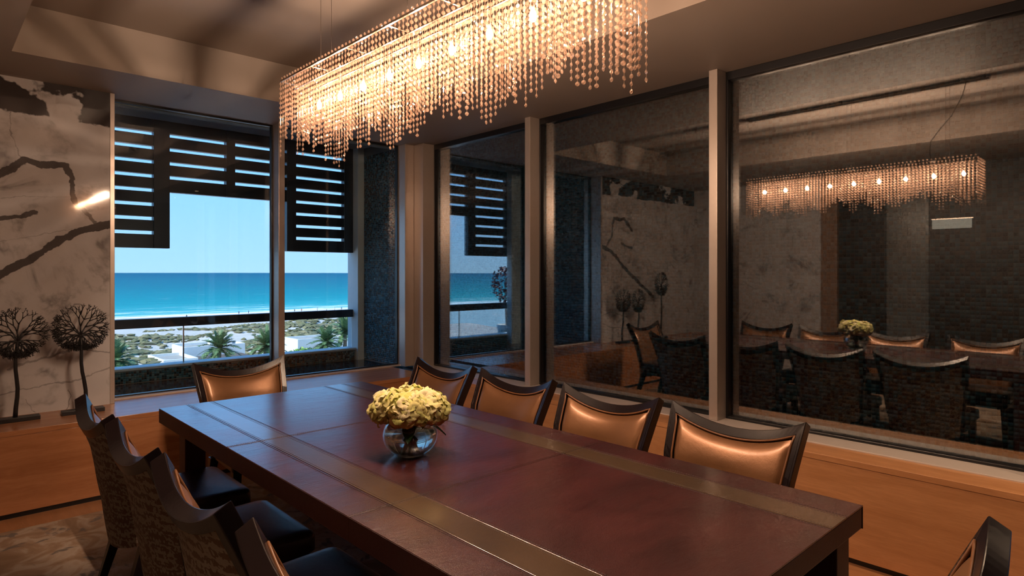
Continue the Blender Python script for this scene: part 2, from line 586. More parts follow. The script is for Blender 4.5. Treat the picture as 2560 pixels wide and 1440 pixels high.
def window_side(n, y0, y1, label):
    """window in the right wall: black frame, pane"""
    w = empty('window_%d' % n, (XG, (y0 + y1) / 2, ZL))
    tag(w, label, kind='structure')
    g = 0.016
    parts = [('frame_rail', (XG - 0.035, XG + 0.02, y0, y1, ZL + 0.006, ZL + 0.022)),
             ('frame_rail', (XG - 0.035, XG + 0.02, y0, y1, ZS - 0.05, ZS)),
             ('frame_stile', (XG - 0.035, XG + 0.02, y0, y0 + g, ZL + 0.022, ZS - 0.05)),
             ('frame_stile', (XG - 0.035, XG + 0.02, y1 - g, y1, ZL + 0.022, ZS - 0.05))]
    for nm, bx in parts:
        o = boxo(nm, bx, M['gasket'], None, 0.003)
        o.parent = w
        o.matrix_parent_inverse = w.matrix_basis.inverted()
    o = boxo('pane', (XG, XG + 0.010, y0 + g, y1 - g, ZL + 0.022, ZS - 0.05), M['glass_right'])
    o.parent = w
    o.matrix_parent_inverse = w.matrix_basis.inverted()


window_side(1, 3.573, 4.94, 'side window nearest the corner mirroring the sea view')
window_side(2, 1.962, 3.514, 'middle side window in front of the mosaic wall')
window_side(3, 0.351, 1.906, 'nearest side window mirroring the chandelier')
window_side(4, -1.244, 0.295, 'side window beyond the right edge of the picture')


def window_far(n, x0, x1, label):
    w = empty('window_%d' % n, ((x0 + x1) / 2, YG, ZL))
    tag(w, label, kind='structure')
    g = 0.012
    for nm, bx in (('frame_rail', (x0, x1, YG - 0.02, YG + 0.02, ZL + 0.012, ZL + 0.022)),
                   ('frame_rail', (x0, x1, YG - 0.02, YG + 0.02, ZS - 0.015, ZS)),
                   ('frame_stile', (x0, x0 + g, YG - 0.02, YG + 0.02, ZL + 0.022, ZS - 0.015)),
                   ('frame_stile', (x1 - g, x1, YG - 0.02, YG + 0.02, ZL + 0.022, ZS - 0.015))):
        o = boxo(nm, bx, M['gasket'], None, 0.002)
        o.parent = w
        o.matrix_parent_inverse = w.matrix_basis.inverted()
    o = boxo('pane', (x0 + g, x1 - g, YG, YG + 0.010, ZL + 0.022, ZS - 0.015), M['glass_far'])
    o.parent = w
    o.matrix_parent_inverse = w.matrix_basis.inverted()


window_far(5, 0.978, 2.154, 'left sea window beside the marble wall')
window_far(6, 2.206, 3.395, 'right sea window beside the corner post')

# added unseen fill lamps along the soffits (round trim, glowing lens, lamp)
M['lens'] = NT('fill_lens').m
tl = M['lens'].node_tree
em = tl.nodes.new('ShaderNodeEmission')
em.inputs['Color'].default_value = (1.0, 0.72, 0.45, 1)
em.inputs['Strength'].default_value = 6.0
tl.links.new(em.outputs[0], tl.nodes['Material Output'].inputs['Surface'])


def fill_lamp(x, y, label, power):
    d = empty('fill_lamp', (x, y, ZS))
    tag(d, label, 'light', 'added fill lamps in the ceiling soffit')
    MB().lathe([(0.030, -0.0005), (0.045, -0.0005), (0.045, -0.006), (0.030, -0.004), (0.030, -0.0005)], n=20, cap=False).build(
        'trim_ring', M['chrome'], d, True)
    MB().lathe([(0.030, -0.001), (0.030, -0.002)], n=20).build('lens', M['lens'], d)
    ld = bpy.data.lights.new('fill_spot', 'SPOT')
    ld.energy = power
    ld.color = (1.0, 0.68, 0.42)
    ld.spot_size = R(95)
    ld.spot_blend = 0.7
    ld.shadow_soft_size = 0.03
    lo = bpy.data.objects.new('fill_spot', ld)
    COL.objects.link(lo)
    lo.parent = d
    lo.location = (0, 0, -0.012)


fill_lamp(3.05, 0.25, 'added fill lamp in the ceiling near the side window, outside the picture', LAMP['fill_lamp'])
fill_lamp(3.05, -0.9, 'added fill lamp in the ceiling by the back wall, outside the picture', LAMP['fill_lamp'])
fill_lamp(-0.4, 0.6, 'added fill lamp in the ceiling over the left aisle, outside the picture', LAMP['fill_lamp'])

wl_ = empty('lit_cove', (XL + 0.0005, 1.75, 1.98))  # added glow standing in for the lit cove of the adjoining room
tag(wl_, 'glowing panel standing in for a lit cove, mirrored at the right of the side window', 'light')
M['cove'] = NT('cove_glow').m
tl = M['cove'].node_tree
em = tl.nodes.new('ShaderNodeEmission')
em.inputs['Color'].default_value = (1.0, 0.80, 0.58, 1)
em.inputs['Strength'].default_value = 0.5
tl.links.new(em.outputs[0], tl.nodes['Material Output'].inputs['Surface'])
boxo('glow_panel', (-0.038, 0.02, -0.19, 0.19, -0.055, 0.055), M['cove'], wl_, 0.004)
boxo('back_plate', (-0.039, 0.0, -0.20, 0.20, 0.0555, 0.065), M['chrome'], wl_)

# ================================================================== terrace outside
XM, YP = 3.85, 6.70
slab = boxo('terrace_slab', (-1.0, XM + 0.3, YG + 0.03, 7.9, 0.0, 0.38), M['wet_slab'])
tag(slab, 'dark wet slab between the windows and the parapet', kind='structure')
slab2 = boxo('side_slab', (XG + 0.035, XM + 0.3, -1.4, YG + 0.0295, 0.0, 0.38), M['wet_slab'])
tag(slab2, 'dark wet strip between side windows and mosaic wall', kind='structure')
roof = boxo('terrace_roof', (-1.5, XM + 0.6, YG + 0.121, 6.98, 2.90, 3.05), M['concrete'])
tag(roof, 'pale concrete terrace ceiling outside the sea window', kind='structure')
beam = boxo('downstand', (-1.0, XM - 0.001, 5.9, 6.02, 2.80, 2.8995), M['concrete'], roof)
lint = boxo('window_head', (XL, XG + 0.05, YG + 0.0305, YG + 0.12, ZS - 0.02, ZS - 0.0005), M['grout'], roof)


def tiles_mesh(name, origin, du, dv, nrm, nu, nv, pitch, gap=0.0022, depth=0.004, skip=None):
    """a sheet of little glass tiles as one mesh"""
    origin, du, dv, nrm = (np.array(a, float) for a in (origin, du, dv, nrm))
    iu, iv = np.meshgrid(np.arange(nu), np.arange(nv), indexing='ij')
    iu, iv = iu.ravel(), iv.ravel()
    if skip is not None:
        keep = ~skip(iu, iv)
        iu, iv = iu[keep], iv[keep]
    n = len(iu)
    h = (pitch - gap) / 2
    cen = origin + ((iu + 0.5) * pitch)[:, None] * du + ((iv + 0.5) * pitch)[:, None] * dv
    tu, tv = rng.normal(0, 0.022, n), rng.normal(0, 0.022, n)
    vs = np.zeros((n, 8, 3))
    for k, (a, b_) in enumerate(((-1, -1), (1, -1), (1, 1), (-1, 1))):
        dd = depth + a * h * tu + b_ * h * tv
        vs[:, k] = cen + a * h * du + b_ * h * dv
        vs[:, k + 4] = cen + a * h * 0.94 * du + b_ * h * 0.94 * dv + dd[:, None] * nrm
    fl = np.array([[4, 5, 6, 7], [0, 1, 5, 4], [1, 2, 6, 5], [2, 3, 7, 6], [3, 0, 4, 7]])
    if np.dot(np.cross(du, dv), nrm) < 0:
        fl = fl[:, ::-1]
    fs = (np.arange(n) * 8)[:, None, None] + fl[None]
    me = bpy.data.meshes.new(name)
    me.vertices.add(n * 8)
    me.vertices.foreach_set('co', vs.reshape(-1))
    me.loops.add(n * 20)
    me.loops.foreach_set('vertex_index', fs.reshape(-1).astype(np.int32))
    me.polygons.add(n * 5)
    me.polygons.foreach_set('loop_start', (np.arange(n * 5) * 4).astype(np.int32))
    me.polygons.foreach_set('loop_total', np.full(n * 5, 4, np.int32))
    me.update(calc_edges=True)
    me.validate()
    return me


PT = 0.0215
mos = boxo('wall_mosaic', (XM, XM + 0.2, -1.4, 6.647, 0.38, 2.8995), M['grout'])
tag(mos, 'glass mosaic wall standing just outside the side windows', kind='structure')
my0 = 0.36
NU, NV = int((6.645 - my0) / PT), int((2.80 - 0.39) / PT)
NT_U, NT_V, V_LO = 12, 25, 24           # block of singly built tiles nearest the camera


def skip(iu, iv):
    return (iu < 12 + NT_U) & (iu >= 12) & (iv >= V_LO) & (iv < V_LO + NT_V)


tm = tiles_mesh('mosaic_tiles', (XM, my0, 0.39), (0, 1, 0), (0, 0, 1), (-1, 0, 0), NU, NV, PT, skip=skip)
o = link_mesh('mosaic_tiles', tm, M['tile'], mos)
tag(o, kind='stuff')
one = tiles_mesh('mosaic_tile', (0, -PT / 2, -PT / 2), (0, 1, 0), (0, 0, 1), (-1, 0, 0), 1, 1, PT)
one.materials.append(M['tile'])
for iu in range(12, 12 + NT_U):
    for iv in range(V_LO, V_LO + NT_V):
        o = bpy.data.objects.new('mosaic_tile', one)
        COL.objects.link(o)
        o.parent = mos
        o.location = (XM, my0 + (iu + 0.5) * PT, 0.39 + (iv + 0.5) * PT)
        o.rotation_euler = (0, random.gauss(0, 0.02), random.gauss(0, 0.02))

par = boxo('parapet', (0.5, 3.77, YP, YP + 0.17, 0.38, 0.50), M['grout'])
tag(par, 'low mosaic parapet outside the sea window', kind='structure')
boxo('cap', (0.5, 3.7695, YP - 0.012, YP + 0.19, 0.50, 0.523), M['cap'], par, 0.003)
tm = tiles_mesh('mosaic_tiles', (1.0, YP, 0.384), (1, 0, 0), (0, 0, 1), (0, -1, 0), int(2.76 / PT), 5, PT)
tag(link_mesh('mosaic_tiles', tm, M['tile'], par), kind='stuff')
colr = boxo('column', (3.77, XM + 0.2, 6.648, 6.89, 0.38, 2.8995), M['concrete'])
tag(colr, 'pale concrete column at the right end of the terrace', kind='structure')
coll = boxo('column.001', (0.70, 1.09, 6.60, 6.699, 0.38, 2.8995), M['concrete'])
tag(coll, 'pale concrete column at the left end of the terrace', kind='structure')

ret = boxo('wall_terrace', (0.50, 0.86, 5.36, 6.5995, 0.38, 2.8995), M['concrete'])
tag(ret, 'mosaic end wall closing the left side of the terrace', kind='structure')
tm = tiles_mesh('mosaic_tiles', (0.86, 5.37, 0.39), (0, 1, 0), (0, 0, 1), (1, 0, 0), int(1.22 / PT), int(2.48 / PT), PT)
tag(link_mesh('mosaic_tiles', tm, M['tile'], ret), kind='stuff')

rail = empty('handrail', (2.4, 6.79, 0.5))
tag(rail, 'dark flat handrail on a glass balustrade over the parapet', 'railing')


def rel(o, p):
    o.parent = p
    o.matrix_parent_inverse = p.matrix_basis.inverted()
    return o


rel(boxo('top_rail', (1.0, 3.769, 6.76, 6.83, 0.887, 0.975), M['louvre'], None, 0.004), rail)
rel(boxo('glass_panel', (1.09, 1.900, 6.789, 6.801, 0.524, 0.887), M['balustrade']), rail)
rel(boxo('glass_panel', (1.912, 3.768, 6.789, 6.801, 0.524, 0.887), M['balustrade']), rail)
rel(boxo('joint_strip', (1.9005, 1.9115, 6.787, 6.803, 0.524, 0.887), M['chrome']), rail)

# portal-shaped louvre screen
scr = empty('louvre_screen', (2.3, 6.80, 2.85))
tag(scr, 'charcoal louvre screen shaped like a portal framing the sea view', 'screen')
SY0, SY1 = 6.76, 6.84
rows = [2.763 - 0.137 * k for k in range(8)]


def lou(name, bx):
    return rel(boxo(name, bx, M['louvre'], None, 0.003), scr)


for (a, b_, zb) in ((0.92, 1.045, 1.655), (1.634, 1.775, 1.655), (2.309, 2.398, 2.207), (2.955, 3.062, 1.655), (3.654, 3.769, 1.655)):
    lou('upright', (a, b_, SY0, SY1, zb, 2.8985))
lou('upright', (1.6345, 1.722, SY0 + 0.002, SY1 - 0.002, 2.207, 2.89))
for (a, b_, nrow, zb) in ((1.045, 1.634, 8, 1.655), (1.775, 2.309, 4, 2.207), (2.398, 2.955, 4, 2.207), (3.062, 3.654, 8, 1.655)):
    lou('slat', (a, b_, SY0 + 0.006, SY1 - 0.006, rows[0] + 0.0175, 2.8985))
    for k in range(nrow):
        zl = (rows[k + 1] + 0.0175) if k < nrow - 1 else zb
        lou('slat', (a, b_, SY0 + 0.006, SY1 - 0.006, zl, rows[k] - 0.0175))

# ================================================================== beach, sea, dunes
ZGR = -16.6
t = NT('sea_water')
tc = t.n('TexCoord')
sp = t.n('SeparateXYZ', i0=tc.outputs['Object'])
dist = t.math('LOGARITHM', t.math('MAXIMUM', t.math('SUBTRACT', sp.outputs['Y'], 270.0), 1.0), 10.0)
rip = t.noise(t.coord((0.004, 0.03, 1)), 6.0, 5, 0.6)
fac = t.math('ADD', t.math('MULTIPLY', dist, 0.25), t.math('MULTIPLY', t.math('SUBTRACT', rip.outputs['Fac'], 0.5), 0.16))
col = t.ramp(fac, [(0.28, (0.20, 0.44, 0.44)), (0.40, (0.03, 0.31, 0.34)), (0.55, (0.0, 0.205, 0.255)), (0.70, (0.0, 0.135, 0.195)), (0.9, (0.0, 0.085, 0.155))])
wv = t.noise(t.coord((0.012, 0.16, 1)), 2.2, 5, 0.6, 0.4)
near = t.ramp(t.math('DIVIDE', t.math('SUBTRACT', sp.outputs['Y'], 276.0), 90.0, clamp=True), [(0.0, (1, 1, 1)), (0.25, (0.62, 0.62, 0.62)), (1.0, (0.25, 0.25, 0.25))])
foam = t.math('MULTIPLY', t.math('SUBTRACT', t.math('ADD', wv.outputs['Fac'], t.math('MULTIPLY', near, 0.42)), 0.765), 9.0, clamp=True)
col = t.mix(foam, col, (0.88, 0.92, 0.95))
t.bsdf(col, 0.65, 0, None, Specular_IOR_Level=0.12)
M['sea'] = t.m
sea = MB().quad((-9000, 279, ZGR + 0.05), (9000, 279, ZGR + 0.05), (9000, 26000, ZGR + 0.05), (-9000, 26000, ZGR + 0.05)).build('sea', M['sea'])
tag(sea, 'turquoise sea running out to the horizon', 'sea', kind='stuff')

t = NT('beach_sand')
n1 = t.noise(t.coord((0.03, 0.10, 1)), 3.0, 5, 0.6)
col = t.mix(n1.outputs['Fac'], (0.40, 0.355, 0.32), (0.62, 0.57, 0.53))
t.bsdf(col, 0.9, 0, None)
M['sand'] = t.m


def hgt(x, y):
    """gentle dunes between the beach and the houses"""
    a = max(0.0, min(1.0, (215 - y) / 25.0)) * max(0.0, min(1.0, (y - 60) / 40.0))
    return a * (1.3 + 0.9 * math.sin(x * 0.09 + 1.3 * math.sin(y * 0.05)) + 0.7 * math.sin(y * 0.21 + x * 0.05) + 0.4 * math.sin(x * 0.31 - y * 0.17))


gx = MB()
gx.grid(lambda a, b_: (-120 + 420 * a, 18 + 266 * b_, ZGR + hgt(-120 + 420 * a, 18 + 266 * b_)), 120, 100)
ground = gx.build('beach_ground', M['sand'], None, True)
tag(ground, 'pale sand of the beach and the dunes behind it', 'sand', kind='stuff')

t = NT('dune_scrub_leaf')
g = t.n('NewGeometry')
n1 = t.noise(t.coord((1, 1, 1)), 1.2, 4)
c1 = t.ramp(g.outputs['Random Per Island'], [(0.0, (0.15, 0.16, 0.055)), (0.5, (0.26, 0.23, 0.09)), (1.0, (0.38, 0.31, 0.16))])
col = t.mix(n1.outputs['Fac'], c1, (0.10, 0.10, 0.07))
t.bsdf(col, 0.85, 0, None)
M['scrub'] = t.m


def ico(level=1):
    import bmesh
    bm = bmesh.new()
    bmesh.ops.create_icosphere(bm, subdivisions=level, radius=1.0)
    bm.verts.ensure_lookup_table()
    v = np.array([x.co[:] for x in bm.verts])
    f = np.array([[q.index for q in fc.verts] for fc in bm.faces])
    bm.free()
    return v, f


IV, IF = ico(1)
vs, fs, cnt = [], [], 0
while cnt < 5200:
    y = 92 + 118 * random.random() ** 0.8
    x = y * (0.12 + 0.62 * random.random()) + random.uniform(-6, 8)
    dens = math.sin(x * 0.11 + 2 * math.sin(y * 0.06)) + math.sin(y * 0.17 + x * 0.04)
    if dens < -0.85 + random.uniform(-0.6, 0.4):
        continue
    if 28 < x < 48 and 112 < y < 136:
        continue
    s = random.uniform(0.35, 1.05)
    jit = 1 + 0.45 * rng.normal(0, 1, (len(IV), 1)).clip(-1.3, 1.3)
    p = IV * jit * np.array([s * random.uniform(0.9, 1.5), s, s * random.uniform(0.35, 0.6)])
    vs.append(p + np.array([x, y, ZGR + hgt(x, y) + 0.15]))
    fs.append(IF + cnt * len(IV))
    cnt += 1
me = bpy.data.meshes.new('dune_scrub')
me.from_pydata(np.concatenate(vs).tolist(), [], np.concatenate(fs).tolist())
tag(link_mesh('dune_scrub', me, M['scrub']), 'olive scrub growing over the sand dunes', 'scrub', kind='stuff')

# beach houses
M['stucco'] = simple('white_stucco', (0.82, 0.80, 0.77), 0.8, 0, 0.04, 2)
M['roofing'] = simple('grey_roofing', (0.36, 0.33, 0.30), 0.85, 0, 0.1, 1.5)
M['shade_wood'] = simple('brown_pergola_wood', (0.11, 0.085, 0.065), 0.7, 0, 0.2, 2)


def house(x0, x1, y0, y1, top, label, ac=None):
    h = empty('beach_house', ((x0 + x1) / 2, (y0 + y1) / 2, ZGR))
    tag(h, label, 'house', 'flat-roofed white houses below the dunes')
    p = MB()
    w = 0.35
    p.box(x0, x1, y0, y1, ZGR - 0.3, top - 0.55)
    rel(p.build('wall_block', M['stucco']), h)
    q = MB().box(x0, x1, y0, y0 + w, top - 0.55, top).box(x0, x1, y1 - w, y1, top - 0.55, top)
    q.box(x0, x0 + w, y0 + w, y1 - w, top - 0.55, top).box(x1 - w, x1, y0 + w, y1 - w, top - 0.55, top)
    rel(q.build('roof_parapet', M['stucco']), h)
    rel(boxo('flat_roof', (x0 + w, x1 - w, y0 + w, y1 - w, top - 0.55, top - 0.48), M['roofing']), h)
    for bx in ac or ():
        rel(boxo('roof_unit', bx, M['stucco'], None, 0.05), h)
    return h


house(35.0, 46.0, 124.5, 132.0, -12.36, 'taller flat-roofed white house behind the palm',
      [(41.0, 43.5, 129.0, 130.6, -12.84, -11.75), (44.0, 45.0, 128.5, 130.5, -12.84, -11.3)])
house(29.5, 34.9, 116.0, 126.0, -13.34, 'low white house block left of the taller house')
house(56.5, 68.0, 124.0, 131.0, -12.45, 'long white house seen through the right sea window')
house(47.8, 50.8, 119.0, 121.5, -13.6, 'small white box-like hut between two palms')
pg = empty('pergola', (38.0, 119.0, ZGR))
tag(pg, 'dark flat pergola in front of the taller white house', 'pergola')
rel(boxo('flat_roof', (35.2, 45.0, 116.5, 123.8, -14.35, -14.1), M['shade_wood']), pg)
for px_ in (35.4, 38.4, 41.6, 44.6):
    rel(boxo('post', (px_, px_ + 0.25, 116.7, 116.95, ZGR - 0.2, -14.35), M['shade_wood']), pg)

# palms
t = NT('palm_leaf')
g = t.n('NewGeometry')
col = t.ramp(g.outputs['Random Per Island'], [(0.0, (0.055, 0.12, 0.045)), (0.6, (0.11, 0.19, 0.075)), (1.0, (0.20, 0.28, 0.12))])
t.bsdf(col, 0.5, 0, None)
M['palm'] = t.m
M['bark'] = simple('palm_bark', (0.20, 0.15, 0.11), 0.9, 0, 0.3, 3, 0.4)


def palm(x, y, zc, r, label, nf=34, sd=0):
    rr = random.Random(sd)
    p = empty('date_palm', (x, y, ZGR))
    tag(p, label, 'palm', 'date palms below the terrace')
    hz = zc - ZGR
    tb = MB()
    pts, rad = [], []
    for k in range(14):
        f = k / 13
        pts.append((0.25 * f * f * rr.uniform(0.8, 1.2), 0.1 * f, hz * f - 0.3 * (1 - f)))
        rad.append(0.38 - 0.10 * f + (0.04 if k % 2 else 0))
    tb.tube(pts, rad, 9).build('trunk', M['bark'], p, True)
    for i in range(nf):
        az = 2 * PI * (i * 0.382 + rr.uniform(-0.03, 0.03))
        el = R(80 - 105 * (i / nf) + rr.uniform(-8, 8))
        L = r * rr.uniform(0.85, 1.1)
        m = MB()
        mid = []
        for k in range(11):
            s = k / 10
            droop = 0.42 * L * s * s * (0.35 + 0.65 * math.cos(el))
            rad_ = L * s * math.cos(el)
            mid.append(Vector((0.2 + rad_ * math.cos(az), rad_ * math.sin(az), hz + 0.1 + L * s * math.sin(el) - droop)))
        m.tube(mid, [0.035 * (1 - 0.8 * k / 10) for k in range(11)], 4)
        side = Vector((-math.sin(az), math.cos(az), 0))
        for k in range(1, 41):
            s = k / 41
            i0 = min(9, int(s * 10))
            q = mid[i0].lerp(mid[i0 + 1], s * 10 - i0)
            d = (mid[i0 + 1] - mid[i0]).normalized()
            ll = 0.26 * L * (0.35 + 0.65 * math.sin(PI * min(1, s * 0.9 + 0.08)))
            for sg in (-1, 1):
                tip = q + side * sg * ll * 0.75 + d * ll * 0.62 + Vector((0, 0, ll * rr.uniform(-0.10, 0.30)))
                wv_ = d * 0.085 * r / 3
                m.poly([q - wv_, q + wv_, tip])
        m.build('frond', M['palm'], p)
    return p


palm(33.9, 103, -10.6, 3.6, 'date palm standing before the taller white house', sd=1)
palm(40.6, 101.3, -10.6, 3.6, 'date palm half hidden by the sea window mullion', sd=2)
palm(47.6, 94.4, -10.0, 3.4, 'date palm left of the concrete column', sd=3)
palm(53.0, 98.0, -8.8, 3.6, 'tall date palm partly behind the concrete column', sd=4)
palm(20.2, 104.5, -11.4, 3.6, 'date palm beside the marble wall edge', sd=5)

# leafy tree peeping over the parapet
t = NT('bright_leaf')
g = t.n('NewGeometry')
col = t.ramp(g.outputs['Random Per Island'], [(0.0, (0.06, 0.16, 0.02)), (1.0, (0.24, 0.40, 0.06))])
t.bsdf(col, 0.5, 0, None)
M['leaf'] = t.m


def leaf_cloud(n, cx_, cy_, cz_, rx, ry, rz, size, seed):
    rr = np.random.default_rng(seed)
    d = rr.normal(0, 1, (n, 3))
    d /= np.linalg.norm(d, axis=1)[:, None]
    p = d * (rr.uniform(0.55, 1.0, (n, 1)) ** 0.5) * np.array([rx, ry, rz]) + np.array([cx_, cy_, cz_])
    m = MB()
    for q in p:
        a = Vector(rr.normal(0, 1, 3)).normalized()
        b_ = a.orthogonal().normalized()
        s = size * rr.uniform(0.7, 1.3)
        q = Vector(q)
        m.poly([q - a * s, q + b_ * s * 0.5, q + a * s, q - b_ * s * 0.5])
    return m


tr = empty('garden_tree', (36.5, 78.0, ZGR))
tag(tr, 'bright green tree top just above the parapet', 'tree')
rel(leaf_cloud(700, 36.5, 78, -9.8, 2.9, 2.6, 1.3, 0.32, 3).build('crown', M['leaf']), tr)
rel(MB().tube([(36.5, 78, ZGR - 0.2), (36.5, 78, -12), (36.4, 78.1, -9.9)], [0.3, 0.22, 0.1], 8).build('trunk', M['bark']), tr)

# bougainvillea beyond the left terrace column (shows in the side-window reflection)
M['bract'] = simple('magenta_bract', (0.16, 0.035, 0.05), 0.6, 0, 0.4, 9)
bg = empty('bougainvillea', (0.44, 7.4, 0.38))
tag(bg, 'dark red bougainvillea mirrored beside the terrace column', 'plant')
rel(leaf_cloud(260, 0.48, 7.4, 1.22, 0.22, 0.25, 0.30, 0.035, 8).build('bracts', M['bract']), bg)
rel(MB().tube([(0.44, 7.4, 0.52), (0.45, 7.42, 0.9), (0.48, 7.4, 1.4)], [0.02, 0.014, 0.006], 6).build('stem', M['bark']), bg)
rel(MB().lathe([(0.13, 0.0), (0.17, 0.2), (0.15, 0.2), (0.14, 0.17)], (0.44, 7.4, 0.38), 20).build('pot', M['concrete'], None, True), bg)

# people on the beach: one small standing figure mesh, copied
t = NT('beach_clothes')
oi = t.n('ObjectInfo')
sp = t.n('SeparateXYZ', i0=t.n('TexCoord').outputs['Object'])
cl = t.ramp(oi.outputs['Random'], [(0.0, (0.02, 0.02, 0.03)), (0.3, (0.45, 0.05, 0.04)), (0.55, (0.04, 0.08, 0.2)), (0.8, (0.5, 0.5, 0.5))], 'CONSTANT')
body = t.math('MULTIPLY', t.math('GREATER_THAN', sp.outputs['Z'], 0.75), t.math('LESS_THAN', sp.outputs['Z'], 1.42))
t.bsdf(t.mix(body, (0.30, 0.17, 0.11), cl), 0.8, 0, None)
M['person'] = t.m
fig = MB()
for sg in (-1, 1):
    fig.tube([(0.10 * sg, 0.10 * sg, 0), (0.09 * sg, 0.03 * sg, 0.48), (0.08 * sg, 0, 0.9)], [0.05, 0.065, 0.09], 6)
    fig.tube([(0.20 * sg, 0, 1.40), (0.26 * sg, 0.02, 1.12), (0.27 * sg, 0.08, 0.86)], [0.055, 0.045, 0.035], 6)
fig.lathe([(0.15, 0.82), (0.16, 0.95), (0.14, 1.12), (0.20, 1.34), (0.17, 1.44), (0.06, 1.48), (0.055, 1.54), (0.10, 1.60), (0.11, 1.68), (0.07, 1.76), (0.01, 1.79)], n=10)
pm = bpy.data.meshes.new('person')
pm.from_pydata(fig.v, [], fig.f)
spots = [(0.19, 276, 'left part'), (0.285, 262, 'middle'), (0.36, 271, 'middle'), (0.375, 272, 'middle'), (0.415, 274, 'middle'),
         (0.45, 270, 'right part'), (0.462, 271, 'right part'), (0.49, 274, 'right part'), (0.507, 258, 'right part'),
         (0.522, 273, 'right part'), (0.535, 271, 'right part'), (0.548, 269, 'right part'), (0.56, 273, 'right part'), (0.53, 246, 'right part')]
for i, (k, y, wh) in enumerate(spots):
    o = bpy.data.objects.new('person', pm)
    COL.objects.link(o)
    o.location = (k * y, y, ZGR + hgt(k * y, y))
    o.rotation_euler = (0, 0, random.uniform(0, 6))
    tag(o, 'tiny person standing on the far beach by the waterline', 'person', 'beachgoers at the waterline')
pm.materials.append(M['person'])

# ================================================================== carpet
t = NT('mottled_carpet')
v = t.coord((1, 1, 1))
n1 = t.noise(v, 4.5, 5, 0.55, 1.0)
n2 = t.noise(t.coord((1, 1, 1), (5, 2, 0)), 7.0, 4, 0.55, 0.6)
n3 = t.noise(v, 260.0, 2)
c1 = t.ramp(n1.outputs['Fac'], [(0.35, (0.28, 0.18, 0.11)), (0.46, (0.36, 0.24, 0.16)), (0.54, (0.48, 0.38, 0.30)), (0.66, (0.40, 0.29, 0.20))])
c2 = t.mix(t.ramp(n2.outputs['Fac'], [(0.56, (0, 0, 0)), (0.62, (1, 1, 1))]), c1, (0.17, 0.14, 0.13))
col = t.mix(n3.outputs['Fac'], c2, (0.14, 0.10, 0.08), 'MIX')
t.bsdf(t.mix(0.75, col, c2), 0.95, 0, t.bump(n3.outputs['Fac'], 0.5, 0.004))
M['carpet'] = t.m
carpet = boxo('carpet', (-1.1, 3.05, -1.7, 4.36, 0.0002, 0.010), M['carpet'], None, 0.004)
tag(carpet, 'mottled brown and grey carpet under the dining table', 'carpet')

# ================================================================== dining table
TB = (0.853, 1.97, 0.613, 3.43)
table = empty('dining_table', (1.4115, 2.02, 0))
tag(table, 'long dining table covered in oxblood leather with bronze strips', 'table')
ZTOP = 0.75
rel(boxo('table_core', (TB[0] + 0.002, TB[1] - 0.002, TB[2] + 0.002, TB[3] - 0.002, 0.683, ZTOP - 0.004), M['edge'], None, 0.004), table)
xs = [TB[0], 0.984, 1.093, 1.730, 1.839, TB[1]]
L3 = (TB[3] - TB[2]) / 3
ys = [TB[2] + k * L3 for k in range(4)]
for i in range(5):
    for j in range(3):
        gx0 = 0.0008 if i else 0.0
        gx1 = 0.0008 if i < 4 else 0.0
        gy0 = 0.0008 if j else 0.0
        gy1 = 0.0008 if j < 2 else 0.0
        st = i in (1, 3)
        hz = ZTOP + (0.0006 if st else 0.0)
        rel(boxo('leather_strip' if st else 'leather_panel',
                 (xs[i] + gx0, xs[i + 1] - gx1, ys[j] + gy0, ys[j + 1] - gy1, ZTOP - 0.0038, hz),
                 M['strip'] if st else M['table'], None, 0.0008), table)
# leather wrapped edge panels
for j in range(3):
    for sx in (0, 1):
        xa = TB[0] - 0.0012 if sx == 0 else TB[1]
        rel(boxo('edge_panel', (xa, xa + 0.0012, ys[j] + 0.0006, ys[j + 1] - 0.0006, 0.682, ZTOP - 0.002), M['edge']), table)
st = MB()


def dashes(p, q, step=0.0085, ln=0.0055, w=0.0012):
    p, q = Vector(p), Vector(q)
    d = (q - p).normalized()
    s = Vector((-d.y, d.x, 0)) * w
    n = int((q - p).length / step)
    for k in range(n):
        a = p + d * step * (k + 0.2)
        b_ = a + d * ln
        zz = Vector((0, 0, 0.0009))
        st.v += [tuple(a - s), tuple(a + s), tuple(b_ + s), tuple(b_ - s), tuple(a + zz), tuple(b_ + zz)]
        i = len(st.v) - 6
        st.f += [(i, i + 4, i + 5, i + 3), (i + 4, i + 1, i + 2, i + 5), (i, i + 1, i + 4), (i + 3, i + 5, i + 2)]


for x in (xs[1], xs[2], xs[3], xs[4]):
    for off in (-0.0085, 0.0085):
        dashes((x + off, TB[2], ZTOP + 0.0004), (x + off, TB[3], ZTOP + 0.0004))
for y in (ys[1], ys[2]):
    for off in (-0.007, 0.007):
        dashes((TB[0], y + off, ZTOP + 0.0004), (TB[1], y + off, ZTOP + 0.0004))
so = rel(st.build('stitching', M['stitch']), table)
so['kind'] = 'stuff'
for (x, y) in ((0.935, 0.645), (1.86, 0.645), (0.935, 3.305), (1.86, 3.305)):
    rel(boxo('leg', (x, x + 0.095, y, y + 0.095, 0.0105, 0.683), M['edge'], None, 0.004), table)

# ================================================================== dining chair
LEAN = [(0.27, 0.150), (0.45, 0.140), (0.60, 0.112), (0.68, 0.092), (0.78, 0.046), (0.875, 0.0), (0.95, -0.035)]
HALF = [(0.27, 0.215), (0.45, 0.232), (0.68, 0.262), (0.875, 0.280), (0.95, 0.285)]


def hw(z):
    return lerp_pts(HALF, z)


def ztop(a):
    return 0.803 + 0.074 * (abs(a) / 0.28) ** 2.1


def bp(a, z, off=0.0):
    """point on the front face of the curved back"""
    return (a, lerp_pts(LEAN, z) + 0.055 * ((a / hw(z)) ** 2 - 1) + off, z)


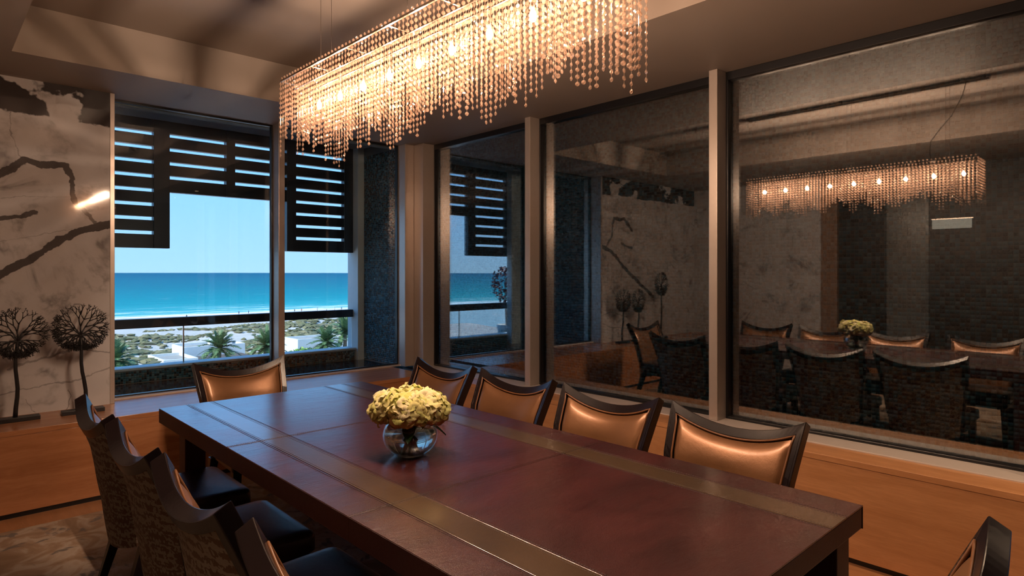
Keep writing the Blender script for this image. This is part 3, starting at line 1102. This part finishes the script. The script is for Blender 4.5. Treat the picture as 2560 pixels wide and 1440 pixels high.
def make_chair():
    root = empty('dining_chair')
    # show-wood frame round the back
    ni, nt_ = 14, 26
    BW, RW = 0.030, 0.036
    outer, inner = [], []
    zi = ztop(0.25) - RW
    for k in range(ni):
        f = k / ni
        z = 0.42 + (0.875 - 0.42) * f
        outer.append((-hw(z), z))
        z2 = 0.42 + (zi - 0.42) * f
        inner.append((-(hw(z2) - BW), z2))
    for k in range(nt_ + 1):
        f = -1 + 2 * k / nt_
        outer.append((f * 0.28, ztop(f * 0.28)))
        ai = f * 0.25
        inner.append((ai, ztop(ai) - RW))
    for k in reversed(range(ni)):
        outer.append((-outer[k][0], outer[k][1]))
        inner.append((-inner[k][0], inner[k][1]))
    D = 0.042
    rings = []
    for (oa, oz), (ia, iz) in zip(outer, inner):
        o3, i3 = Vector(bp(oa, oz)), Vector(bp(ia, iz))
        bk = Vector((0, -D, -0.024))
        rings.append([o3, i3 + Vector((0, 0.002, 0)), i3 + bk, o3 + bk])
    MB().loft(rings, True, True).build('back_frame', M['dark_wood'], root, False, 0.003)
    # leather pad
    def pad(u, t_):
        s = 2 * u - 1
        zt = ztop(s * 0.245) - RW - 0.004
        z = 0.43 + (zt - 0.43) * t_
        a = s * (hw(z) - BW - 0.004)
        e_ = (1 - abs(s) ** 5) * (1 - max(0, 2 * t_ - 1) ** 6)
        return bp(a, z, -0.012 + 0.040 * max(0, e_) ** 0.55)
    MB().grid(pad, 26, 20, True).build('back_cushion', M['chair_leather'], root, True)
    # piping along the edge of the pad
    path = [bp(a + (0.004 if a < 0 else -0.004), z - 0.003, 0.004) for a, z in inner[2:-2]]
    MB().tube(path, 0.0042, 7).build('piping', M['piping'], root, True)
    # fabric covered outside back
    def rear(u, t_):
        s = 2 * u - 1
        zt = ztop(s * 0.27) - 0.046
        zb = 0.275 + 0.035 * s * s
        z = zb + (zt - zb) * t_
        a = s * (hw(z) - 0.010)
        y = bp(a, z)[1] - D - 0.006 - 0.020 * (1 - s ** 4) * math.sin(PI * min(1, 0.1 + t_ * 0.9))
        return (a, y, z)
    m = MB().grid(rear, 20, 22)
    # wrap to the front at both sides and the bottom
    for s0 in (0, 1):
        m.grid(lambda u, t_, s0=s0: tuple(Vector(rear(s0, t_)) + Vector((0, (0.050 if t_ > 0.3 else 0.050) * u, 0))), 2, 22, s0 == 0)
    m.grid(lambda u, t_: tuple(Vector(rear(u, 0)) + Vector((0, 0.05 * t_, 0))), 20, 2, True)
    m.build('back_panel', M['damask'], root, True, 0, 50)
    # seat: boxed leather cushion on a dark rail
    def seat_ring(z, ins, crown=0.0):
        pts = []
        yb, yf = 0.085 + ins, 0.545 - ins
        wb, wf = 0.226 - ins, 0.245 - ins
        corners = [(-wb, yb), (wb, yb), (wf, yf), (-wf, yf)]
        r_ = 0.03
        for k, (cx_, cy_) in enumerate(corners):
            sx, sy = (1 if cx_ > 0 else -1), (1 if cy_ > 0.3 else -1)
            a0 = {(-1, -1): 180, (1, -1): 270, (1, 1): 0, (-1, 1): 90}[(sx, sy)]
            for j in range(5):
                a = R(a0 + 90 * j / 4)
                pts.append((cx_ - sx * r_ + r_ * math.cos(a), cy_ - sy * r_ + r_ * math.sin(a), z))
        return pts
    prof = [(0.372, 0.006), (0.378, 0.0), (0.428, 0.0), (0.440, 0.004), (0.447, 0.016), (0.450, 0.045), (0.453, 0.11), (0.454, 0.19)]
    MB().loft([seat_ring(z, i) for z, i in prof]).build('seat', M['seat_leather'], root, True, 0, 60)
    MB().loft([seat_ring(0.325, 0.014), seat_ring(0.3715, 0.014)]).build('seat_rail', M['dark_wood'], root)
    # legs
    for sx in (-1, 1):
        x0, x1 = 0.205 * sx, 0.215 * sx
        def leg(top, bot, wt_, wb_):
            rr = []
            for (p, w) in ((top, wt_), (bot, wb_)):
                rr.append([(p[0] - w, p[1] - w, p[2]), (p[0] + w, p[1] - w, p[2]), (p[0] + w, p[1] + w, p[2]), (p[0] - w, p[1] + w, p[2])])
            return MB().loft(rr[::-1])
        leg((x0, 0.500, 0.3245), (x1, 0.515, 0.0105), 0.023, 0.015).build('leg', M['dark_wood'], root, False, 0.002)
        leg((x0, 0.135, 0.3245), (x1, 0.040, 0.0105), 0.024, 0.015).build('leg', M['dark_wood'], root, False, 0.002)
    return root


chair = make_chair()
LC = 'leather-fronted dining chair'
chairs = [
    ((0.54, 3.09, 0), -90, 'dining chair at the far end of the left row, nearest the sculptures', 'chairs on the left side of the table'),
    ((0.54, 2.455, 0), -90, 'second dining chair of the left row counted from the sculptures', 'chairs on the left side of the table'),
    ((0.54, 1.825, 0), -90, 'third dining chair of the left row, its whole damask back in view', 'chairs on the left side of the table'),
    ((0.54, 1.13, 0), -90, 'nearest dining chair of the left row, cut by the bottom edge', 'chairs on the left side of the table'),
    ((2.34, 3.09, 0), 90, 'dining chair by the window corner, partly behind the hydrangeas', 'chairs on the right side of the table'),
    ((2.34, 2.453, 0), 90, 'second bronze leather chair from the window corner on the right row', 'chairs on the right side of the table'),
    ((2.34, 1.821, 0), 90, 'third bronze leather chair from the window corner on the right row', 'chairs on the right side of the table'),
    ((2.34, 1.197, 0), 90, 'nearest bronze leather chair on the right row, before the oak panel', 'chairs on the right side of the table'),
    ((1.469, 4.05, 0), 180, 'dark leather chair at the head of the table before the sea window', 'chairs at the table ends'),
    ((1.46, 0.285, 0), 0, 'near end chair, only its blue-lit back corner shows at bottom right', 'chairs at the table ends'),
]
for i, (loc, rz, lab, grp) in enumerate(chairs):
    o = chair if i == 0 else copy_tree(chair)
    o.location = loc
    o.rotation_euler = (0, 0, R(rz))
    tag(o, lab, 'chair', grp)

# ================================================================== vase and hydrangeas
VX, VY = 1.31, 1.93
t = NT('vase_glass')
gl = t.n('BsdfGlass', Color=(0.97, 1.0, 0.99), Roughness=0.0, IOR=1.45)
lp = t.n('BsdfTransparent', Color=(0.93, 0.97, 0.96))
fr = t.n('LayerWeight', Blend=0.35)
gs = t.n('BsdfGlossy', Color=(1, 1, 1), Roughness=0.01)
mx = t.n('MixShader', i0=t.math('MULTIPLY_ADD', fr.outputs['Facing'], 0.55, 0.06), i1=lp.outputs[0], i2=gs.outputs[0])
t.surface(mx)
M['vase'] = t.m
t = NT('vase_water')
t.surface(t.n('BsdfGlass', Color=(0.96, 1.0, 1.0), Roughness=0.0, IOR=1.33))
M['water'] = t.m
vase = empty('bowl_vase', (VX, VY, ZTOP + 0.0006))
tag(vase, 'round clear glass bowl vase on the dining table', 'vase')
RV = 0.100
prof_o = []
for k in range(19):
    a = R(-62 + (48 + 62) * k / 18)
    prof_o.append((RV * math.cos(a), 0.0885 * (1 + math.sin(a) / math.sin(R(62))) * 0.82))
prof_o = [(0.001, 0.0)] + prof_o
zt_ = prof_o[-1][1]
inn = [(max(0.001, r - 0.003), z + (0.004 if i < 4 else 0.0)) for i, (r, z) in enumerate(prof_o)]
MB().lathe(prof_o + [(prof_o[-1][0] - 0.0015, zt_ + 0.002)] + inn[::-1], n=48, cap=False).build('bowl', M['vase'], vase, True)
wl = [(r - 0.0035 if r > 0.01 else 0.001, z + 0.0045) for r, z in prof_o if z < 0.078]
MB().lathe(wl + [(0.001, wl[-1][1])], n=48, cap=False).build('water', M['water'], vase, True)

t = NT('hydrangea_petal')
g = t.n('ObjectInfo')
tcn = t.n('TexCoord')
base = t.ramp(g.outputs['Random'], [(0.0, (0.55, 0.55, 0.16)), (0.45, (0.74, 0.66, 0.30)), (0.8, (0.82, 0.72, 0.46)), (1.0, (0.48, 0.52, 0.12))])
df = t.n('BsdfDiffuse', Color=base)
tl_ = t.n('BsdfTranslucent', Color=base)
t.surface(t.n('MixShader', i0=0.3, i1=df.outputs[0], i2=tl_.outputs[0]))
M['petal'] = t.m
M['stem'] = simple('green_stem', (0.05, 0.12, 0.03), 0.5, 0, 0.3, 30)
M['leafdark'] = simple('dark_green_leaf', (0.02, 0.055, 0.018), 0.45, 0, 0.3, 30)
fm = MB()
for k in range(4):
    a0 = k * PI / 2
    def petal(u, v_, a0=a0):
        s = 2 * u - 1
        w = 0.0150 * math.sin(PI * min(1.0, 0.12 + 0.80 * v_)) ** 0.55
        r_ = 0.002 + 0.020 * v_
        y = s * w
        z = 0.003 + 0.004 * math.sin(v_ * 2.4) - 0.003 * s * s * v_ - 0.002 * v_ * v_ + 0.0022 * v_ * math.sin(4 * s + 2 * k)
        return (r_ * math.cos(a0) - y * math.sin(a0), r_ * math.sin(a0) + y * math.cos(a0), z)
    fm.grid(petal, 4, 4)
fm_me = bpy.data.meshes.new('floret')
fm_me.from_pydata(fm.v, [], fm.f)
fm_me.polygons.foreach_set('use_smooth', [True] * len(fm_me.polygons))
fm_me.materials.append(M['petal'])
heads = [(-0.052, 0.038, 0.918, 0.066, 'left lobe'), (0.040, 0.050, 0.924, 0.064, 'back right lobe'),
         (0.048, -0.036, 0.914, 0.068, 'right lobe'), (-0.036, -0.046, 0.918, 0.067, 'front lobe')]
hl = ['pale green hydrangea forming the left lobe of the bouquet in the bowl vase',
      'pale green hydrangea at the back of the bouquet in the bowl vase',
      'pale green hydrangea forming the right lobe of the bouquet in the bowl vase',
      'cream green hydrangea at the front of the bouquet in the bowl vase']
for hI, (hx, hy, hz, hr, _) in enumerate(heads):
    h = empty('hydrangea', (VX, VY, 0.765))
    tag(h, hl[hI], 'flower', 'hydrangeas in the glass bowl')
    bx, by = -hx * 0.45, -hy * 0.45
    MB().tube([(bx, by, 0.002), (hx * 0.15, hy * 0.15, 0.07), (hx * 0.8, hy * 0.8, hz - 0.765 - 0.02)], [0.0055, 0.005, 0.004], 8).build('stem', M['stem'], h, True)
    core = MB().lathe([(0.001, -0.6), (0.7, -0.55), (0.93, -0.2), (0.95, 0.15), (0.75, 0.6), (0.4, 0.85), (0.001, 0.93)], n=14)
    core.v = [(hx + a * hr * 0.82, hy + b_ * hr * 0.82, hz - 0.765 + c_ * hr * 0.74) for a, b_, c_ in core.v]
    hd = core.build('flower_head', M['leafdark'], h, True)
    nfl = 74
    for k in range(nfl):
        zf = 1 - 1.55 * (k + 0.5) / nfl
        az = k * 2.39996 + hI
        rr_ = math.sqrt(max(0, 1 - zf * zf))
        d = Vector((rr_ * math.cos(az), rr_ * math.sin(az), zf))
        o = bpy.data.objects.new('floret', fm_me)
        COL.objects.link(o)
        o.parent = hd
        rj = hr * random.uniform(0.93, 1.05)
        o.location = (hx + d.x * rj, hy + d.y * rj, hz - 0.765 + d.z * rj * 0.90)
        dj = (d + Vector((random.gauss(0, 0.34), random.gauss(0, 0.34), random.gauss(0, 0.34)))).normalized()
        o.rotation_euler = (dj.to_track_quat('Z', 'Y') @ Vector((0, 0, 1)).rotation_difference(Vector((0, 0, 1)))).to_euler()
        s = random.uniform(1.0, 1.4)
        o.scale = (s, s, s * random.uniform(0.8, 1.5))
    if hI in (2, 3):
        lf = MB()
        dx, dy = hx / math.hypot(hx, hy), hy / math.hypot(hx, hy)
        lf.grid(lambda u, v_: (dx * (0.03 + 0.10 * v_) - dy * (2 * u - 1) * 0.024 * math.sin(PI * min(1, 0.1 + 0.9 * v_)),
                               dy * (0.03 + 0.10 * v_) + dx * (2 * u - 1) * 0.024 * math.sin(PI * min(1, 0.1 + 0.9 * v_)),
                               0.10 - 0.05 * v_ * v_ + 0.006 * abs(2 * u - 1)), 4, 8)
        lf.build('leaf', M['leafdark'], h, True)

# ================================================================== tree sculptures on the ledge
def sculpture(x, y, zc, rad, lean, seed, label, bw=0.115):
    rr = random.Random(seed)
    s = empty('tree_sculpture', (x, y, ZL))
    tag(s, label, 'sculpture', 'dark branching tree sculptures on the far ledge')
    boxo('base', (-bw, bw, -0.035, 0.035, 0.0, 0.026), M['ebony'], s, 0.002)
    hc = zc - ZL
    fork = hc - rad * 0.30
    pts = []
    for k in range(9):
        f = k / 8
        pts.append((lean * (1 - f) * 0.5 - lean * 0.5 * f + 0.006 * math.sin(f * 9 + seed), 0.003 * math.sin(f * 7), 0.025 + (fork - 0.025) * f))
    MB().tube(pts, [0.0125 - 0.004 * k / 8 for k in range(9)], 8).build('trunk', M['ebony'], s, True)
    cr = MB()
    ox = pts[-1][0]
    cxz = (ox, hc)

    def branch(px_, py_, pz_, ang, ln, w, depth):
        n = 3
        pp = [(px_, py_, pz_)]
        a = ang
        lim = rad * rr.uniform(0.90, 1.12)
        qx, qy, qz = px_, py_, pz_
        for k in range(n):
            a += rr.uniform(-0.16, 0.16)
            qx += math.cos(a) * ln / n
            qz += math.sin(a) * ln / n
            qy += rr.uniform(-0.004, 0.004)
            if math.hypot(qx - cxz[0], qz - cxz[1]) > lim:
                break
            pp.append((qx, qy, qz))
        if len(pp) > 1:
            cr.tube(pp, [w * (1 - 0.35 * k / max(1, len(pp) - 1)) for k in range(len(pp))], 5)
        if len(pp) <= n or depth == 0:
            return
        out = math.atan2(qz - cxz[1], qx - cxz[0])
        k = 3 if rr.random() < 0.3 else 2
        for j in range(k):
            sp_ = (j - (k - 1) / 2) * rr.uniform(0.55, 0.85)
            dlt = (out - a + PI) % (2 * PI) - PI
            branch(qx, qy, qz, a + 0.55 * dlt + sp_, ln * rr.uniform(0.74, 0.88), max(0.0018, w * 0.76), depth - 1)

    for k in range(13):
        a_ = -75 + 330 * k / 12
        l0 = 0.27 + 0.11 * math.sin(R(a_))
        branch(ox, 0, fork, R(a_ + rr.uniform(-5, 5)), rad * l0, 0.0062, 6)
    cr.build('crown', M['ebony'], s, True)
    return s


sculpture(0.425, 4.86, 1.045, 0.150, 0.0, 11, 'leftmost dark tree sculpture, its crown cut by the picture edge')
sculpture(0.765, 4.86, 1.06, 0.150, 0.035, 12, 'dark tree sculpture right beside the sea window')
sculpture(-0.115, 4.86, 1.26, 0.16, 0.0, 13, 'taller tree sculpture seen only mirrored in the side window')

# ================================================================== crystal chandelier
CX, CW, CY0, CY1, CZ = 1.35, 0.135, 1.02, 2.85, 2.305
chd = empty('crystal_chandelier', (CX, (CY0 + CY1) / 2, ZT))
tag(chd, 'long rectangular chandelier of hanging crystal bead strands over the table', 'chandelier')
t = NT('crystal_bead')
tp = t.n('BsdfTransparent', Color=(1.0, 0.93, 0.86))
gls = t.n('BsdfGlossy', Color=(0.55, 0.48, 0.43), Roughness=0.06)
trn = t.n('BsdfTranslucent', Color=(0.80, 0.57, 0.46))
dfb = t.n('BsdfDiffuse', Color=(0.80, 0.57, 0.46))
lw = t.n('LayerWeight', Blend=0.35)
soft = t.n('MixShader', i0=0.6, i1=dfb.outputs[0], i2=trn.outputs[0])
m1 = t.n('MixShader', i0=0.125, i1=tp.outputs[0], i2=soft.outputs[0])
m2 = t.n('MixShader', i0=t.math('MULTIPLY_ADD', lw.outputs['Facing'], 0.55, 0.16), i1=m1.outputs[0], i2=gls.outputs[0])
t.surface(m2)
M['crystal'] = t.m
t = NT('bulb_glow')
eb = t.n('Emission', Color=(1.0, 0.78, 0.52), Strength=40.0)
tb_ = t.n('BsdfTransparent')
t.surface(t.n('MixShader', i0=0.5, i1=tb_.outputs[0], i2=eb.outputs[0]))
M['bulb'] = t.m


def bead_geom(m, z, rot, r=0.0070):
    """faceted octagonal lens bead, flat side turned by rot about the vertical"""
    ca, sa = math.cos(rot), math.sin(rot)
    base = len(m.v)
    for (rad, dep) in ((0.45, -0.50), (1.0, -0.08), (1.0, 0.08), (0.45, 0.50)):
        for k in range(8):
            a = 2 * PI * (k + 0.5) / 8
            x, y, zz = r * rad * math.cos(a), r * dep, r * rad * math.sin(a)
            m.v.append((x * ca - y * sa, x * sa + y * ca, z + zz))
    for q in range(3):
        for k in range(8):
            a, b_ = base + q * 8 + k, base + q * 8 + (k + 1) % 8
            m.f.append((a, b_, b_ + 8, a + 8))
    m.f.append(tuple(base + k for k in reversed(range(8))))
    m.f.append(tuple(base + 24 + k for k in range(8)))


PITCH = 0.0222
strand_meshes = {}


def strand_mesh(n, var):
    key = (n, var)
    if key not in strand_meshes:
        m = MB()
        rr = random.Random(n * 10 + var)
        rot = rr.uniform(0, PI)
        for k in range(n):
            rot += rr.uniform(-0.5, 0.5)
            bead_geom(m, -0.010 - k * PITCH, rot, 0.0070 * rr.uniform(0.95, 1.06))
        m.box(-0.0005, 0.0005, -0.0005, 0.0005, -0.010 - (n - 1) * PITCH, 0.0)
        me = bpy.data.meshes.new('strand')
        me.from_pydata(m.v, [], m.f)
        me.materials.append(M['crystal'])
        strand_meshes[key] = me
    return strand_meshes[key]


def strand(x, y, z, n):
    o = bpy.data.objects.new('strand', strand_mesh(n, random.randrange(3)))
    COL.objects.link(o)
    o.parent = chd
    o.location = (x - CX, y - (CY0 + CY1) / 2, z - ZT)


def slen(y, side):
    """scalloped bottom line: groups of long and short strands"""
    w = math.sin(y * 11.0 + side * 1.7) * 1.6 + math.sin(y * 29.0 + side * 2.6) * 1.4
    return int(max(9, min(17, round(13.2 + w + random.uniform(-1.6, 1.8)))))


NS = 72
for side, sx in ((0, -1), (1, 1)):
    for k in range(NS + 1):
        y = CY0 + (CY1 - CY0) * k / NS
        n = slen(y, side)
        if k in (0, NS):
            n = 16
        strand(CX + sx * CW, y, CZ, n)
for yy in (CY0, CY1):
    for k in range(1, 10):
        strand(CX - CW + 2 * CW * k / 10, yy, CZ, slen(yy + k * 0.06, 3))
for sx in (-0.5, 0.5):
    for k in range(66):
        y = CY0 + 0.03 + (CY1 - CY0 - 0.06) * (k + 0.5) / 66
        strand(CX + sx * CW, y, CZ - 0.02, max(8, slen(y, 5 + sx) - 2))


def chp(o):
    o.parent = chd
    o.matrix_parent_inverse = chd.matrix_basis.inverted()
    return o


fr_ = MB()
rt = 0.0035
for sx in (-1, 1):
    fr_.box(CX + sx * CW - rt, CX + sx * CW + rt, CY0, CY1, CZ - 0.002, CZ + 0.006)
    fr_.box(CX + sx * CW * 0.5 - rt, CX + sx * CW * 0.5 + rt, CY0, CY1, CZ - 0.021, CZ - 0.015)
for k in range(7):
    y = CY0 + (CY1 - CY0) * k / 6
    fr_.box(CX - CW, CX + CW, y - rt, y + rt, CZ - 0.001, CZ + 0.005)
chp(fr_.build('frame', M['chrome']))
chp(MB().box(CX - 0.012, CX + 0.012, CY0 + 0.03, CY1 - 0.03, CZ - 0.030, CZ - 0.012).build('lamp_bar', M['chrome'], None, False, 0.002))
# beads laid along the two top rails
tb2 = MB()
for sx in (-1, 1):
    for k in range(64):
        y = CY0 + (CY1 - CY0) * (k + 0.5) / 64
        n0 = len(tb2.v)
        bead_geom(tb2, 0.0, PI / 2 + random.uniform(-0.3, 0.3), 0.0068)
        tb2.v[n0:] = [(CX + sx * CW + a, y + b_, CZ + 0.013 + c_) for a, b_, c_ in tb2.v[n0:]]
o = chp(tb2.build('rail_beads', M['crystal']))
o['kind'] = 'stuff'
for k in range(9):
    y = CY0 + 0.115 + (CY1 - CY0 - 0.23) * k / 8
    bz = CZ - 0.105
    bl = MB().lathe([(0.001, -0.020), (0.007, -0.018), (0.011, -0.008), (0.011, 0.004), (0.006, 0.016), (0.005, 0.022)], (CX, y, bz), 12)
    bo = chp(bl.build('bulb', M['bulb'], None, True))
    so = MB().lathe([(0.007, 0.022), (0.008, 0.024), (0.008, 0.074)], (CX, y, bz), 12).build('socket', M['chrome'], None, True)
    so.parent = bo
    so.matrix_parent_inverse = bo.matrix_basis.inverted()
    ld = bpy.data.lights.new('bulb_lamp', 'POINT')
    ld.energy = LAMP['bulb']
    ld.color = LAMP['color']
    ld.shadow_soft_size = 0.012
    lo = bpy.data.objects.new('bulb_lamp', ld)
    COL.objects.link(lo)
    lo.location = (CX, y, bz)
# ceiling rail, suspension wires, power cable
chp(boxo('ceiling_rail', (CX - 0.018, CX + 0.018, CY0 - 0.05, CY1 + 0.05, ZT - 0.028, ZT - 0.0005), M['wire'], None, 0.002))
for f in (0.12, 0.52, 0.90):
    for sx in (-0.25, 0.25):
        y = CY0 + (CY1 - CY0) * f + 0.03 * sx
        chp(MB().tube([(CX + sx * 0.12, y, ZT - 0.028), (CX + sx * 0.12, y, CZ)], 0.0011, 5).build('suspension_wire', M['wire']))
cp = [(CX, CY0 + 0.10, ZT - 0.028), (CX + 0.004, CY0 + 0.12, ZT - 0.12), (CX + 0.01, CY0 + 0.19, ZT - 0.27), (CX + 0.01, CY0 + 0.28, ZT - 0.38),
      (CX + 0.01, CY0 + 0.335, ZT - 0.46), (CX + 0.006, CY0 + 0.34, ZT - 0.55), (CX + 0.002, CY0 + 0.33, CZ - 0.012)]
chp(MB().tube(cp, 0.0032, 6).build('power_cable', M['cable'], None, True))
